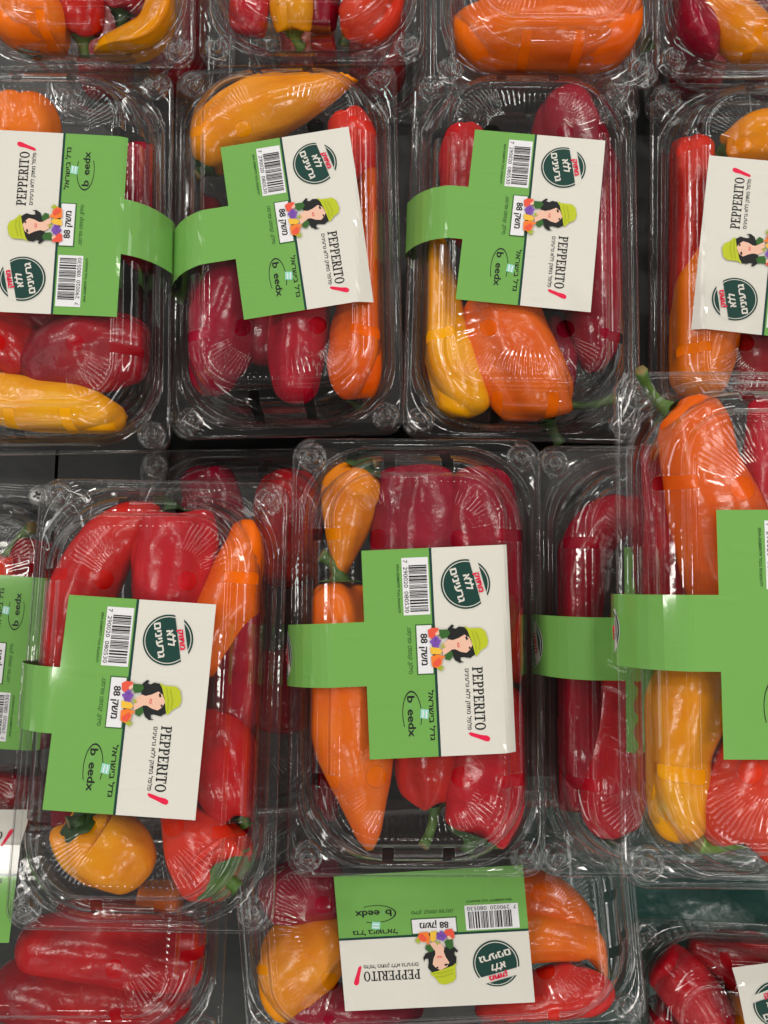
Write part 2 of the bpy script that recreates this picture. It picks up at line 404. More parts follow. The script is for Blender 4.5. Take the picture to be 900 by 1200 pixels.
def heb(t): return t[::-1]
def clip_disc(u, v, r, f):
    """polygon of the disc where f(du,dv) >= 0 for a half plane f = (n, c)"""
    (nx, ny), c = f; pts = []
    N = 90; P = [(r*math.cos(2*math.pi*i/N), r*math.sin(2*math.pi*i/N)) for i in range(N)]
    for i in range(N):
        a, b = P[i], P[(i+1) % N]; da, db = a[0]*nx+a[1]*ny-c, b[0]*nx+b[1]*ny-c
        if da >= 0: pts.append((u+a[0], v+a[1]))
        if da*db < 0:
            k = da/(da-db); pts.append((u+a[0]+(b[0]-a[0])*k, v+a[1]+(b[1]-a[1])*k))
    return pts
def emblem(A, u, v, r, L):
    ang = rad(13); nx, ny = -math.sin(ang), math.cos(ang)
    lo, hi = .40*r, .72*r
    A.disc(u, v, r*1.03, 'p_white', L)
    for rr, m, l in ((r, 'p_dark', L+1), (r*.93, 'p_white', L+2), (r*.895, 'p_dark', L+3)):
        A.poly(clip_disc(u, v, rr, ((-nx, -ny), -lo)), m, l)
        A.poly(clip_disc(u, v, rr, ((nx, ny), hi)), m, l)
    A.text(heb('מתוק'), u+.10*r-.56*r*math.sin(ang), v+.455*r, .30*r, .78*r, 'p_red', L+4, ang, bold=.018*r)
    A.text(heb('ללא'), u-.05*r, v-.02*r, .42*r, .62*r, 'p_white', L+4, ang, bold=.018*r)
    A.text(heb('גרעינים'), u+.06*r, v-.46*r, .42*r, 1.36*r, 'p_white', L+4, ang, bold=.018*r)

def serif_word(A, word, u, v, h, width, mat, L):
    """slab-serif capitals drawn from strokes"""
    SW, TH, SE = .20, .10, .11           # stem, thin stroke, serif overhang
    adv = {'P': .80, 'E': .82, 'R': .90, 'I': .46, 'T': .86, 'O': .94}
    total = sum(adv[c] for c in word); k = width/total
    x = u
    def R(x0, y0, x1, y1): A.poly([(x+x0*k, v+y0*h), (x+x1*k, v+y0*h), (x+x1*k, v+y1*h), (x+x0*k, v+y1*h)], mat, L)
    for c in word:
        if c in 'PERIT':
            sx = .12 if c != 'T' else .31
            R(sx, 0, sx+SW, 1); R(sx-SE, 0, sx+SW+SE, TH)
            if c != 'T': R(sx-SE, 1-TH, sx+SW+SE*.6, 1)
        if c in 'PR':
            y0, y1 = .44, 1.0; cy, ry = (y0+y1)/2, (y1-y0)/2
            R(.3, y1-TH*.9, .46, y1); R(.3, y0, .46, y0+TH*.9)
            P, T = [], []
            for i in range(13):
                t = rad(-90+15*i)
                P.append((x+(.44+.30*math.cos(t))*k, v+(cy+ry*math.sin(t))*h)); P.append((x+(.44+.11*math.cos(t))*k, v+(cy+(ry-.09)*math.sin(t))*h))
            for i in range(12): T.append((2*i, 2*i+2, 2*i+3, 2*i+1))
            A.items.append((P, T, mat, L))
        if c == 'R':
            A.poly([(x+.38*k, v+.46*h), (x+.58*k, v+.46*h), (x+.84*k, v), (x+.62*k, v)], mat, L); R(.6, 0, .92, TH)
        if c == 'E':
            R(.3, 1-TH, .70, 1); R(.3, 0, .74, TH); R(.3, .46, .56, .55); R(.62, .74, .71, 1); R(.65, 0, .75, .28); R(.51, .38, .58, .63)
        if c == 'T':
            R(.03, 1-TH, .79, 1); R(.03, .72, .12, 1); R(.70, .72, .79, 1)
        if c == 'O':
            P, T = [], []
            for i in range(25):
                t = rad(15*i)
                P.append((x+(.45+.42*math.cos(t))*k, v+(.5+.53*math.sin(t))*h)); P.append((x+(.45+.22*math.cos(t))*k, v+(.5+.43*math.sin(t))*h))
            for i in range(24): T.append((2*i, 2*i+2, 2*i+3, 2*i+1))
            A.items.append((P, T, mat, L))
        x += adv[c]*k

def label_art():
    A = Art(); VD = 30.6
    A.grid(0, 91, 0, VD, 'p_green', 0, 24, 16); A.grid(0, 91, VD, 65, 'p_white', 0, 24, 20)
    A.strap0 = len(A.items); A.grid(31.5, 59.5, -62, 0, 'p_green', 0, 6, 40)
    A.poly([(31.5, -62), (33, -66), (38, -69), (45.5, -70), (53, -69), (58, -66), (59.5, -62)], 'p_green', 0)
    emblem(A, 45.5, -52.8, 11.6, 1); A.strap1 = len(A.items)
    A.grid(0, 91, VD-.55, VD+.55, 'p_dark', 1, 24, 1)
    emblem(A, 16.7, 45.6, 11.0, 1)
    # barcode
    A.poly([(4, 17.6), (29.4, 17.6), (29.4, 29.4), (4, 29.4)], 'p_plain', 1)
    rng = random.Random(7); u = 7.4
    while u < 28.2:
        w = rng.choice((.27, .27, .5, .74)); A.poly([(u, 20.6), (u+w, 20.6), (u+w, 28.6), (u, 28.6)], 'p_black', 2); u += w + rng.choice((.27, .3, .5, .7))
    A.text('7', 5.6, 18.3, 2.6, 1.3, 'p_black', 2); A.text('290020', 12.6, 18.3, 2.6, 9.2, 'p_black', 2); A.text('080530', 23.6, 18.3, 2.6, 9.4, 'p_black', 2)
    A.text('054-3588979 ' + heb('להזמנות בטל'), 17.5, 15.3, 1.5, 21.5, 'p_leaf', 1, bold=.06)
    # farm name plate and caption
    A.poly([(33.6, 22.4), (55.6, 22.4), (55.6, 30.0), (33.6, 30.0)], 'p_leaf', 2)
    A.poly([(34.1, 22.9), (55.1, 22.9), (55.1, 29.5), (34.1, 29.5)], 'p_plain', 3)
    A.text('88 ' + heb('משק'), 44.6, 24.6, 4.2, 13.6, 'p_black', 4, bold=.12)
    A.text('.' + heb('סילון, קספט ופרסנו'), 44.8, 18.9, 2.5, 20.4, 'p_leaf', 1, bold=.04)
    # grower's name in its open oval
    A.text('b', 66.0, 17.5, 4.6, 2.7, 'p_black', 1, bold=.14)
    A.text('r', 69.0, 17.5, 3.9, 1.6, 'p_faint', 1)
    A.text('eedx', 76.2, 17.5, 4.6, 11.6, 'p_black', 1, bold=.14)
    A.ring(72.5, 19.3, 3.95, 4.25, 'p_black', 1, 62, 302, su=2.4)
    A.poly([(70.2, 23.2), (74.2, 22.8), (74.8, 26.2), (70.8, 26.7)], 'p_mint', 2)
    A.poly([(71.0, 24.0), (74.0, 23.7), (74.1, 24.2), (71.1, 24.5)], 'p_plain', 3); A.poly([(71.2, 25.4), (74.3, 25.1), (74.4, 25.6), (71.3, 25.9)], 'p_plain', 3)
    A.text(heb('גדל בישראל'), 73.2, 26.8, 3.3, 21.4, 'p_black', 1, bold=.08)
    # product name, its caption and the red pepper mark
    serif_word(A, 'PEPPERITO', 53.2, 46.6, 4.6, 27.6, 'p_black', 1)
    A.text(heb('פלפל מתוק ללא גרעינים'), 67.0, 43.4, 2.6, 26.4, 'p_black', 1, bold=.03)
    A.poly([(81.2, 44.2), (81.9, 43.6), (82.9, 44.6), (84.0, 47.6), (85.3, 50.6), (85.6, 52.0), (84.9, 52.9), (83.7, 52.7), (83.0, 51.6), (82.6, 49.0), (81.8, 46.4)], 'p_red', 1)
    # printed picture of a woman in a hat behind fruit and vegetables
    def W_(pts, m, l): A.poly([(29.3+zy*.033, 26.8+zx*.0342) for zx, zy in pts], m, l)
    W_([(290, 200), (345, 150), (372, 165), (350, 195), (392, 207), (435, 180), (505, 190), (560, 260), (590, 380), (628, 555), (560, 605), (480, 588), (432, 592), (440, 640), (482, 652), (420, 662), (362, 622), (338, 560), (318, 470), (300, 360), (268, 290)], 'p_black', 5)
    W_([(300, 345), (345, 358), (420, 335), (500, 290), (560, 330), (600, 425), (565, 490), (515, 532), (440, 515), (375, 480), (330, 480), (270, 525), (215, 552), (205, 470), (230, 385)], 'p_skin', 6)
    W_([(500, 172), (560, 208), (720, 213), (772, 260), (802, 380), (782, 460), (700, 512), (652, 572), (630, 578), (592, 400), (545, 245)], 'p_hat', 7)
    W_([(640, 250), (655, 255), (700, 400), (690, 500), (675, 505), (682, 400)], 'p_hat2', 8); W_([(590, 235), (602, 240), (645, 400), (650, 540), (638, 545), (630, 400)], 'p_hat2', 8)
    W_([(510, 320), (530, 310), (545, 350), (528, 368), (515, 350)], 'p_black', 7); W_([(548, 452), (572, 456), (568, 490), (550, 482)], 'p_black', 7)
    W_([(405, 390), (425, 395), (432, 440), (418, 462), (400, 440)], 'p_fruit', 7); W_([(412, 400), (424, 430), (416, 450)], 'p_plain', 8)
    W_([(178, 212), (290, 212), (318, 262), (275, 320), (205, 332), (168, 270)], 'p_leaf', 7)
    W_([(232, 548), (318, 490), (345, 560), (296, 625), (240, 604)], 'p_leaf', 7)
    W_([(30, 212), (85, 182), (168, 188), (172, 255), (92, 335), (40, 305)], 'p_fruit', 8); W_([(120, 260), (172, 215), (178, 270), (135, 292)], 'p_skin', 9)
    W_([(48, 440), (145, 432), (205, 490), (182, 535), (58, 530)], 'p_yellow', 8)
    for gx, gy in ((70, 365), (100, 335), (125, 312), (150, 330), (110, 370), (140, 362), (175, 360), (90, 398), (125, 400), (160, 395), (145, 430), (110, 425)):
        A.disc(29.3+gy*.033, 26.8+gx*.0342, .72, 'p_purple', 9, 10)
    W_([(55, 560), (140, 535), (245, 568), (195, 600), (192, 665), (130, 718), (62, 690)], 'p_orange', 9); W_([(80, 640), (160, 580), (188, 622), (150, 692), (85, 690)], 'p_fruit', 10)
    W_([(120, 715), (175, 690), (232, 705), (190, 720), (225, 745), (180, 735), (190, 770), (150, 735)], 'p_hat2', 8)
    W_([(190, 420), (240, 400), (215, 440), (260, 430), (215, 465)], 'p_hat2', 8)
    return A
ART = None
PATHL = [(-35, 22.6), (-37, 22.2), (-40, 20.9), (-44, 18.6), (-48, 15.0), (-51.5, 10.5), (-54, 5.6), (-55.6, 2.0), (-56.2, -1.2), (-55.4, -8), (-52.5, -20), (-49.5, -32), (-45, -60)]
PATHR = [(35, 22.6), (37, 21.5), (40, 19.6), (45, 16.6), (50, 13)]
def follow(path, t):
    for (x0, z0), (x1, z1) in zip(path, path[1:]):
        s = math.hypot(x1-x0, z1-z0)
        if t <= s:
            nx, nz = -(z1-z0)/s, (x1-x0)/s
            if nz < 0: nx, nz = -nx, -nz
            if abs(nz) < .05 : nx, nz = (-1, 0) if x0 < 0 else (1, 0)
            return x0+(x1-x0)*t/s, z0+(z1-z0)*t/s, nx, nz
        t -= s
    return path[-1][0], path[-1][1], -1, 0
LSC = .925
def make_label(rot, dx, dy, strap=True):
    def mk(parent):
        global ART
        if ART is None: ART = label_art()
        names, V, F, I = [], [], [], []
        c, s = math.cos(rot), math.sin(rot)
        for k_, (pts, tris, mat, layer) in enumerate(ART.items):
            if not strap and ART.strap0 <= k_ < ART.strap1: continue
            if mat not in names: names.append(mat)
            mi = names.index(mat); base = len(V)
            for (u, v) in pts:
                x, y = (v-32.5)*LSC, (45.5-u)*LSC
                x, y = x*c-y*s + 10 + dx, x*s+y*c + dy
                off = .10*layer
                if x < -35: px, pz, nx, nz = follow(PATHL, -35-x)
                elif x > 35: px, pz, nx, nz = follow(PATHR, x-35)
                else: px, pz, nx, nz = x, 22.6, 0, 1
                V.append((px+nx*off, y, pz+nz*off))
            for t in tris:
                p = [pts[i] for i in t]
                # orient every face outwards (up)
                ar = sum(p[i][0]*p[(i+1) % len(p)][1]-p[(i+1) % len(p)][0]*p[i][1] for i in range(len(p)))
                t = tuple(base+i for i in t)
                F.append(t if ar < 0 else t[::-1]); I.append(mi)
        # u runs along -y, v along +x: area sign in (u,v) equals area sign in (x,y) -> faces wound for +z
        F[:] = [f[::-1] for f in F]
        return link_mesh('label', V, F, [M[n] for n in names], I, parent, smooth=False)
    return mk

# ------------------------------------------------------------------ the punnet (thing > lid > snap_button, tray, label)
PACKS = {}
def punnet(key, loc, rot, text, label=(0, 0, 0), group='clear plastic punnets of sweet peppers'):
    e = bpy.data.objects.new('plastic_punnet', None); COL.objects.link(e); e.empty_display_size = .02
    e.location = Vector(loc)*MM; e.rotation_euler = [rad(a) for a in rot]
    e['label'] = text; e['category'] = 'punnet'; e['group'] = group
    from_cache('tray', 'tray', lambda p: link_mesh('tray', trayV, trayF, [M['tray']], None, p), e)
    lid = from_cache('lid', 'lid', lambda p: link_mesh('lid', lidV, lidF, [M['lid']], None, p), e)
    for sx in (-1, 1):
        for sy in (-1, 1):
            b = from_cache('button', 'snap_button', lambda p: link_mesh('snap_button', *lathe(BUTTON), [M['stud']], None, p), lid)
            b.location = Vector((sx*(HW-8.7), sy*(HL-8.7), 0))*MM
    if label is not None:
        from_cache(('label',)+tuple(label), 'label', make_label(rad(label[0]), *label[1:]), e)
    m = Matrix.LocRotScale(Vector(loc), e.rotation_euler.to_matrix(), None)
    PACKS[key] = (m, m.inverted())
    return e

def ray_local(key, px, py, h):
    """point of a punnet's own space, h mm above its flange, that stands at photo position (px, py)"""
    m, mi = PACKS[key]
    d = Vector(((px-450)/FPX, (600-py)/FPX, -1))
    d = Vector((d.x, d.y*CT + ST*1.0, d.y*ST - CT))          # camera axes to world
    a = mi @ CAM; b = mi.to_3x3() @ d
    t = (h-a.z)/b.z
    return a + b*t

# ------------------------------------------------------------------ peppers
def catmull(P, n):
    """resample control points (x,y,z,r) evenly"""
    Q = [P[0]*2-P[1]] + P + [P[-1]*2-P[-2]]; out = []
    dense = []
    for i in range(len(P)-1):
        p0, p1, p2, p3 = Q[i:i+4]
        for k in range(24):
            t = k/24; dense.append(.5*((2*p1)+(p2-p0)*t+(2*p0-5*p1+4*p2-p3)*t*t+(3*p1-p0-3*p2+p3)*t**3))
    dense.append(P[-1])
    L = [0]
    for a, b in zip(dense, dense[1:]): L.append(L[-1]+(b-a).length)
    j = 0
    for i in range(n+1):
        s = L[-1]*i/n
        while j < len(L)-2 and L[j+1] < s: j += 1
        k = (s-L[j])/max(L[j+1]-L[j], 1e-9)
        out.append(dense[j].lerp(dense[j+1], min(max(k, 0), 1)))
    return out, L[-1]
def smooth01(x): x = min(max(x, 0), 1); return x*x*(3-2*x)
def profile(kind, t):
    if kind == 'long':   body = .80+.20*math.sin(min(t/.30, 1)*math.pi/2) - .60*max(0, (t-.25)/.75)**1.8; tip = 1-max(0, (t-.90)/.10)**2.2; 
    elif kind == 'blunt': body = .90+.10*math.sin(min(t/.35, 1)*math.pi/2) - .20*max(0, (t-.4)/.6)**1.6; tip = math.sqrt(max(0, 1-max(0, (t-.84)/.16)**2.4))
    elif kind == 'tube': body = .92+.08*math.sin(t*math.pi); tip = math.sqrt(max(0, 1-max(0, (t-.86)/.14)**2.2))
    else: body = .92+.08*math.sin(min(t/.22, 1)*math.pi/2) - .74*max(0, (t-.18)/.82)**1.05; tip = 1-max(0, (t-.92)/.08)**2.4
    tip = max(tip, 0)
    sh = math.sqrt(max(0, 1-(1-min(t/.085, 1))**2.4))
    return body*tip*sh
def confine(p):
    x, y, z = p
    need = 9.9 if z > -3 else 10.2+(-z)*.12
    for _ in range(2):
        qx, qy = abs(x)-(HW-31), abs(y)-(HL-31)
        if qx > 0 and qy > 0:
            l = math.hypot(qx, qy); d = 31-l
            if d < need:
                k = (31-need)/l; qx, qy = qx*k, qy*k
                x = math.copysign(qx+HW-31, x); y = math.copysign(qy+HL-31, y); d = need
        else:
            d = min(HW-abs(x), HL-abs(y))
            if HW-abs(x) < need: x = math.copysign(HW-need, x)
            if HL-abs(y) < need: y = math.copysign(HL-need, y)
            d = max(d, need)
    top = lid_z(d)-.7
    if z > top-2: z = top-2*math.exp(-(z-top+2)/2)
    if z < -42: z = -44+2*math.exp((z+42)/2)
    return Vector((x, y, z))
SEED = [0]
PEPN = {'red': 'red', 'scarlet': 'red', 'crimson': 'red', 'orange': 'orange', 'vermilion': 'orange', 'amber': 'orange', 'yellow': 'yellow'}
def pepper(key, col, kind, pts, text, stem=True, lob=.075, free=False, stemcol='stem', stemlen=16, stemr=2.6, seg=36, cal=1.0):
    """pts: (photo x, photo y, height above the flange, radius) from stem end to tip"""
    SEED[0] += 1; sd = SEED[0]*3.7; rng = random.Random(SEED[0])
    C3 = [ray_local(key, p[0], p[1], p[2]) for p in pts]
    P = [Vector((c.x, c.y, c.z, p[3])) for c, p in zip(C3, pts)]
    NR = 44
    ring, L = catmull(P, NR)
    V, F = [], []
    tan = []
    for i in range(NR+1):
        a, b = ring[max(i-1, 0)].to_3d(), ring[min(i+1, NR)].to_3d(); tan.append((b-a).normalized())
    up = Vector((0, 0, 1)); side = tan[0].cross(up)
    if side.length < .2: side = Vector((1, 0, 0))
    side.normalize(); ph = rng.uniform(0, 6.28); nl = rng.choice((3, 3, 4))
    frames = []; R0 = ring[3].w*.8
    for i in range(NR+1):
        t = i/NR
        side = (side - tan[i]*side.dot(tan[i])).normalized(); up2 = side.cross(tan[i]).normalized()
        r = ring[i].w*profile(kind, t); c = ring[i].to_3d()
        frames.append((c, side.copy(), up2, r, tan[i]))
        lb = lob*(1.5-1.0*t)
        for k in range(seg):
            th = 2*math.pi*k/seg
            q = 1 + lb*(2.4*math.sqrt(abs(math.sin(nl*(th+ph+.5*t)/2)))-1.9) + .45*lb*math.cos(2*th+ph*1.7-t)
            dirv = side*math.cos(th)+up2*math.sin(th)
            pos = c + dirv*(r*q)
            nv = noise.noise(Vector((pos.x*.035+sd, pos.y*.035, pos.z*.035)))
            nv2 = noise.noise(Vector((pos.x*.09+sd, pos.y*.09+5, pos.z*.09)))
            nv3 = noise.noise(Vector((math.cos(th)*1.7+sd, math.sin(th)*1.7, t*1.6)))
            pos = c + dirv*(r*q*(1+.11*nv+.055*nv2+.06*nv3))
            if stem: pos = pos - tan[i]*(R0*(.20*math.cos(nl*th+ph)+.10)*math.exp(-((t-.07)/.05)**2))
            V.append(pos if free else confine(pos))
    n = seg
    for i in range(NR):
        for k in range(n):
            j = (k+1) % n; F.append((i*n+k, i*n+j, (i+1)*n+j, (i+1)*n+k))
    F.append(tuple(range(n-1, -1, -1))); F.append(tuple(NR*n+k for k in range(n)))
    m, mi = PACKS[key]
    org = m @ ring[NR//2].to_3d()
    Vw = [m @ v - org for v in V]
    name = 'sweet_pepper'
    o = link_mesh(name, Vw, F, [M[col]], None, None, True, org)
    o['label'] = text; o['category'] = 'pepper'; o['group'] = 'sweet peppers packed in the punnets'
    if stem:
        SV, SF = [], []
        c, s0, u0, r0, t0 = frames[0]
        R1 = frames[3][3]
        # calyx: a scalloped cap pressed over the shoulder
        rings = [(.14*cal, -1.1), (.28*cal, -1.0), (.42*cal, -.8), (.53*cal, -.4), (.60*cal, .2+1.2*max(0, cal-1))]
        ns = 30
        for ri, (fr, dz) in enumerate(rings):
            for k in range(ns):
                th = 2*math.pi*k/ns
                lobf = 1 + (.16*math.cos(5*th+ph)+.07*math.cos(9*th))*(ri/4)**1.5
                cc = c + t0*(dz-.2)
                SV.append(cc + (s0*math.cos(th)+u0*math.sin(th))*(R1*fr*lobf))
        for ri in range(4):
            for k in range(ns):
                j = (k+1) % ns; SF.append((ri*ns+k, ri*ns+j, (ri+1)*ns+j, (ri+1)*ns+k))
        # stalk
        b0 = c - t0*1.0
        if isinstance(stem, (tuple, list)): end = ray_local(key, stem[0], stem[1], stem[2]); 
        else: end = b0 - t0*stemlen + s0*rng.uniform(-5, 5) + u0*rng.uniform(-2, 4)
        ln = (end-b0).length; mid = b0 - t0*ln*.5*.8 + (end-b0)*.1
        base = len(SV); NS2 = 10; st = 10
        pd = None
        for i in range(st+1):
            t = i/st; q = b0*(1-t)**2 + mid*2*t*(1-t) + end*t*t
            dq = ((mid-b0)*(1-t)+(end-mid)*t)
            dq.normalize()
            sv = dq.cross(Vector((.3, .2, 1))).normalized(); uv = sv.cross(dq)
            rr = stemr*(1.9-3.4*t if t < .22 else 1.12-.2*math.sin((t-.22)/.78*math.pi)+.10*max(0, t-.8)/.2)
            for k in range(NS2):
                th = 2*math.pi*k/NS2; SV.append(q+(sv*math.cos(th)+uv*math.sin(th))*rr*(1+.10*math.cos(5*th)))
        for i in range(st):
            for k in range(NS2):
                j = (k+1) % NS2; SF.append((base+i*NS2+k, base+i*NS2+j, base+(i+1)*NS2+j, base+(i+1)*NS2+k))
        SF.append(tuple(base+st*NS2+k for k in range(NS2)))
        SI = [0]*(len(SF)-1) + [1]
        if not free: SV = [confine(v) if i < base or not isinstance(stem, (tuple, list)) else v for i, v in enumerate(SV)]
        link_mesh('stem', [m @ v - org for v in SV], SF, [M[stemcol], M['cut']], SI, o, True)
    return o
# ------------------------------------------------------------------ the shelf
def tag(o, label, cat, group=None):
    o['label'] = label; o['category'] = cat
    if group: o['group'] = group
def sheet(name, x0, x1, y0, y1, z, nx, ny, mat, amp=0, seed=0):
    V, F = [], []
    for j in range(ny+1):
        for i in range(nx+1):
            x, y = x0+(x1-x0)*i/nx, y0+(y1-y0)*j/ny
            dz = 0
            if amp:
                a = noise.noise(Vector((x*.016+seed, y*.028, 1))); b = noise.noise(Vector((x*.05+seed, y*.035, 4)))
                dz = amp*(1-abs(a)*2.2) + .35*amp*b
            V.append((x, y, z+dz))
    for j in range(ny):
        for i in range(nx):
            a = j*(nx+1)+i; F.append((a, a+1, a+nx+2, a+nx+1))
    o = link_mesh(name, V, F, [mat]); o['kind'] = 'structure'; return o
SHZ = -24
sheet('shelf', -600, 600, -520, 700, SHZ-8, 4, 4, M['shelf'])
sheet('shelf_liner', 70, 420, -420, -60, SHZ+1, 110, 100, M['liner'], 5, 3)
V, F = [], []
for (x0, x1) in ((-420, -198.5), (-196.5, -131)):
    b = len(V)
    for z in (SHZ-6, SHZ):
        V += [(x0, -300, z), (x1, -300, z), (x1, 160, z), (x0, 160, z)]
    F += [(b, b+3, b+2, b+1), (b+4, b+5, b+6, b+7), (b, b+1, b+5, b+4), (b+1, b+2, b+6, b+5), (b+2, b+3, b+7, b+6), (b+3, b, b+4, b+7)]
o = link_mesh('shelf_board', V, F, [M['shelf']], None, None, False); o['kind'] = 'structure'
V, F = [], []
for x0, x1, y0, y1, zt in ((-330, 360, 58, 222, 43), (-12, 192, -122, 42, 45)):
    b = len(V)
    for z in (SHZ, zt):
        V += [(x0, y0, z), (x1, y0, z), (x1, y1, z), (x0, y1, z)]
    F += [(b, b+3, b+2, b+1), (b+4, b+5, b+6, b+7), (b, b+1, b+5, b+4), (b+1, b+2, b+6, b+5), (b+2, b+3, b+7, b+6), (b+3, b, b+4, b+7)]
o = link_mesh('added_riser', V, F, [M['shelf']], None, None, False); o['kind'] = 'structure'  # added dark blocks: carry the punnets and keep the gaps between them dark
# screw in the shelf board
SX, SY = -202.0, 25.0
scr = link_mesh('screw', *[x for x in lathe([(6.2, 0), (6.1, .8), (5.2, 1.7), (3.5, 2.2), (1.0, 2.35)], 32)], [M['screw']], None, None, True, (SX-5, SY+5, SHZ+.2))
tag(scr, 'pale round cross-head screw in the grey shelf board', 'screw')
V, F = [], []
for ang in (20, 110):
    c, s_ = math.cos(rad(ang)), math.sin(rad(ang)); b = len(V)
    for a, e in ((-2.6, -.75), (2.6, -.75), (2.6, .75), (-2.6, .75)): V.append((a*c-e*s_, a*s_+e*c, 2.42+.02*(ang > 90)))
    F.append((b, b+1, b+2, b+3))
link_mesh('screw_recess', V, F, [M['slot']], None, scr, False)

# ------------------------------------------------------------------ the punnets
punnet('P7', (14.1, -60.8, 105.9), (3.1, .5, -.2), 'clear punnet at the centre with an amber pepper beside its green and white label', (2.7, -1.8, 2.4))
punnet('P5', (-98.6, -79.3, 110.2), (-.5, .1, -1), 'clear punnet with two stalked red peppers and a yellow one below its label', (-2.8, -12.4, -2))
punnet('P8', (121.9, -63.3, 100.2), (4.7, 0, -.4), 'clear punnet of long dark red peppers crossed by a bare green label strap', (0, -2, 6))
punnet('P9', (140.8, -49.8, 165.9), (3.9, -.5, -.5), 'topmost clear punnet at the right edge with a bulging orange pepper', (.4, -6.4, -1.7))
punnet('P6', (-211, -66.9, 33), (-4, -1, 177.5), 'low clear punnet cut by the left edge, its label upside down', (-1.6, -25, -4))
punnet('U1', (-72, -50, 38), (3.1, -.6, .7), 'low clear punnet of red peppers hidden between two others, no label showing', None)
punnet('P1', (-155.6, 123, 100.5), (-2.7, -2.7, 181.2), 'clear punnet with a yellow pepper along its bottom and label strap to the right', (-2.7, -17.4, -7))
punnet('P2', (-47.1, 132.8, 92.2), (1, -1.9, 1), 'clear punnet with a big amber pepper slanting above its crooked shiny label', (7.7, -1.9, 1))
punnet('P3', (66.2, 129.3, 94.6), (-1.4, -2.4, -1.9), 'clear punnet with a curved yellow and a fat orange pepper under its label', (-5, -8.4, 4.1))
punnet('P4', (184.7, 125.6, 90), (-1, 4.5, 177.3), 'clear punnet at the right edge with upside-down label above an orange pepper', (-5.7, -2.9, 2.7))
punnet('T1', (-147.3, 310.1, 114.6), (5.1, .2, .8), 'clear punnet in the top left corner with a hooked yellow pepper', (0, 0, 0))
punnet('T2', (-35.5, 315, 110), (4.5, -.4, .2), 'clear punnet at the top edge with red peppers either side of a small yellow', (0, 0, 0))
punnet('T3', (79.2, 302.9, 111.2), (5.7, -.2, -.4), 'clear punnet at the top edge holding one fat orange pepper crosswise', (0, 0, 0))
punnet('T4', (187.2, 306.5, 113.9), (5.9, -.4, -.7), 'clear punnet in the top right corner with orange over dark red peppers', (0, 0, 0))
punnet('Q1', (-168.9, -187, 50), (.9, 8, 89.8), 'clear punnet lying sideways in the bottom left corner, full of red peppers', (0, 14, 42))
punnet('Q2', (23.5, -183.2, 56.4), (4.7, 7.5, -85), 'clear punnet lying sideways at the bottom, its label fully upside down', (0, -10, 0, False))
punnet('Q3', (216.5, -250.2, 30.2), (-8, -5, 90), 'low clear punnet in the bottom right corner with its label slipping away', (10, 10, 1.5))
for k, (x, y, rz, t) in enumerate(((-142, 333, 0, 'hooked yellow pepper'), (-24, 334, -1, 'small yellow among reds'), (92, 333, 1, 'crosswise orange pepper'), (206, 334, 0, 'orange over dark red'))):
    punnet('D%d' % k, (x, y, 26), (0, 0, rz), 'lower clear punnet barely seen behind the top-row one with the ' + t, None, 'lower punnets under the upper layer')

# ------------------------------------------------------------------ the peppers, punnet by punnet
P = pepper
# centre punnet
P('P7', 'crimson', 'blunt', [(485, 545, 0, 18), (488, 640, 2, 19), (482, 780, 0, 16)], 'dull red pepper behind the top of the centre label, left of its twin', False)
P('P7', 'crimson', 'blunt', [(560, 548, 0, 15), (566, 630, 3, 18), (575, 760, 0, 15)], 'dull red pepper behind the top of the centre label, right of its twin', False)
P('P7', 'red', 'long', [(612, 800, -4, 7), (610, 760, 0, 9), (606, 700, 0, 8.5), (600, 610, -2, 7)], 'thin red pepper down the right side of the centre label', False)
P('P7', 'crimson', 'tube', [(500, 830, -14, 14), (470, 770, -18, 14), (470, 690, -20, 12)], 'dark red pepper buried under the centre label', False)
P('P7', 'red', 'blunt', [(509, 938, -4, 12), (504, 900, -2, 14.5), (500, 850, -4, 15), (500, 800, -6, 13)], 'small red pepper with long hooked stalk below the centre label', (496, 992, 2), stemlen=24, stemr=2.0)
P('P7', 'red', 'blunt', [(553, 982, 3, 14), (566, 940, -1, 18.5), (578, 870, -1, 18), (590, 800, -4, 14)], 'big red pepper with a dark calyx below the right of the centre label', True, stemcol='darkstem', stemlen=5, cal=1.35)
P('P7', 'orange', 'long', [(398, 682, 1, 16), (398, 730, 1, 19), (406, 810, 1, 20.5), (420, 890, 0, 20), (434, 1002, -4, 9)], 'long orange pepper down the left side of the centre label', (376, 650, 4), stemlen=14, lob=.05)
P('P7', 'amber', 'cone', [(428, 548, 4, 13), (414, 582, 1, 15.5), (404, 630, 1, 14), (398, 680, 0, 9)], 'short amber pepper standing above the long orange one', True, stemcol='darkstem', stemlen=4, lob=.05, cal=1.35)
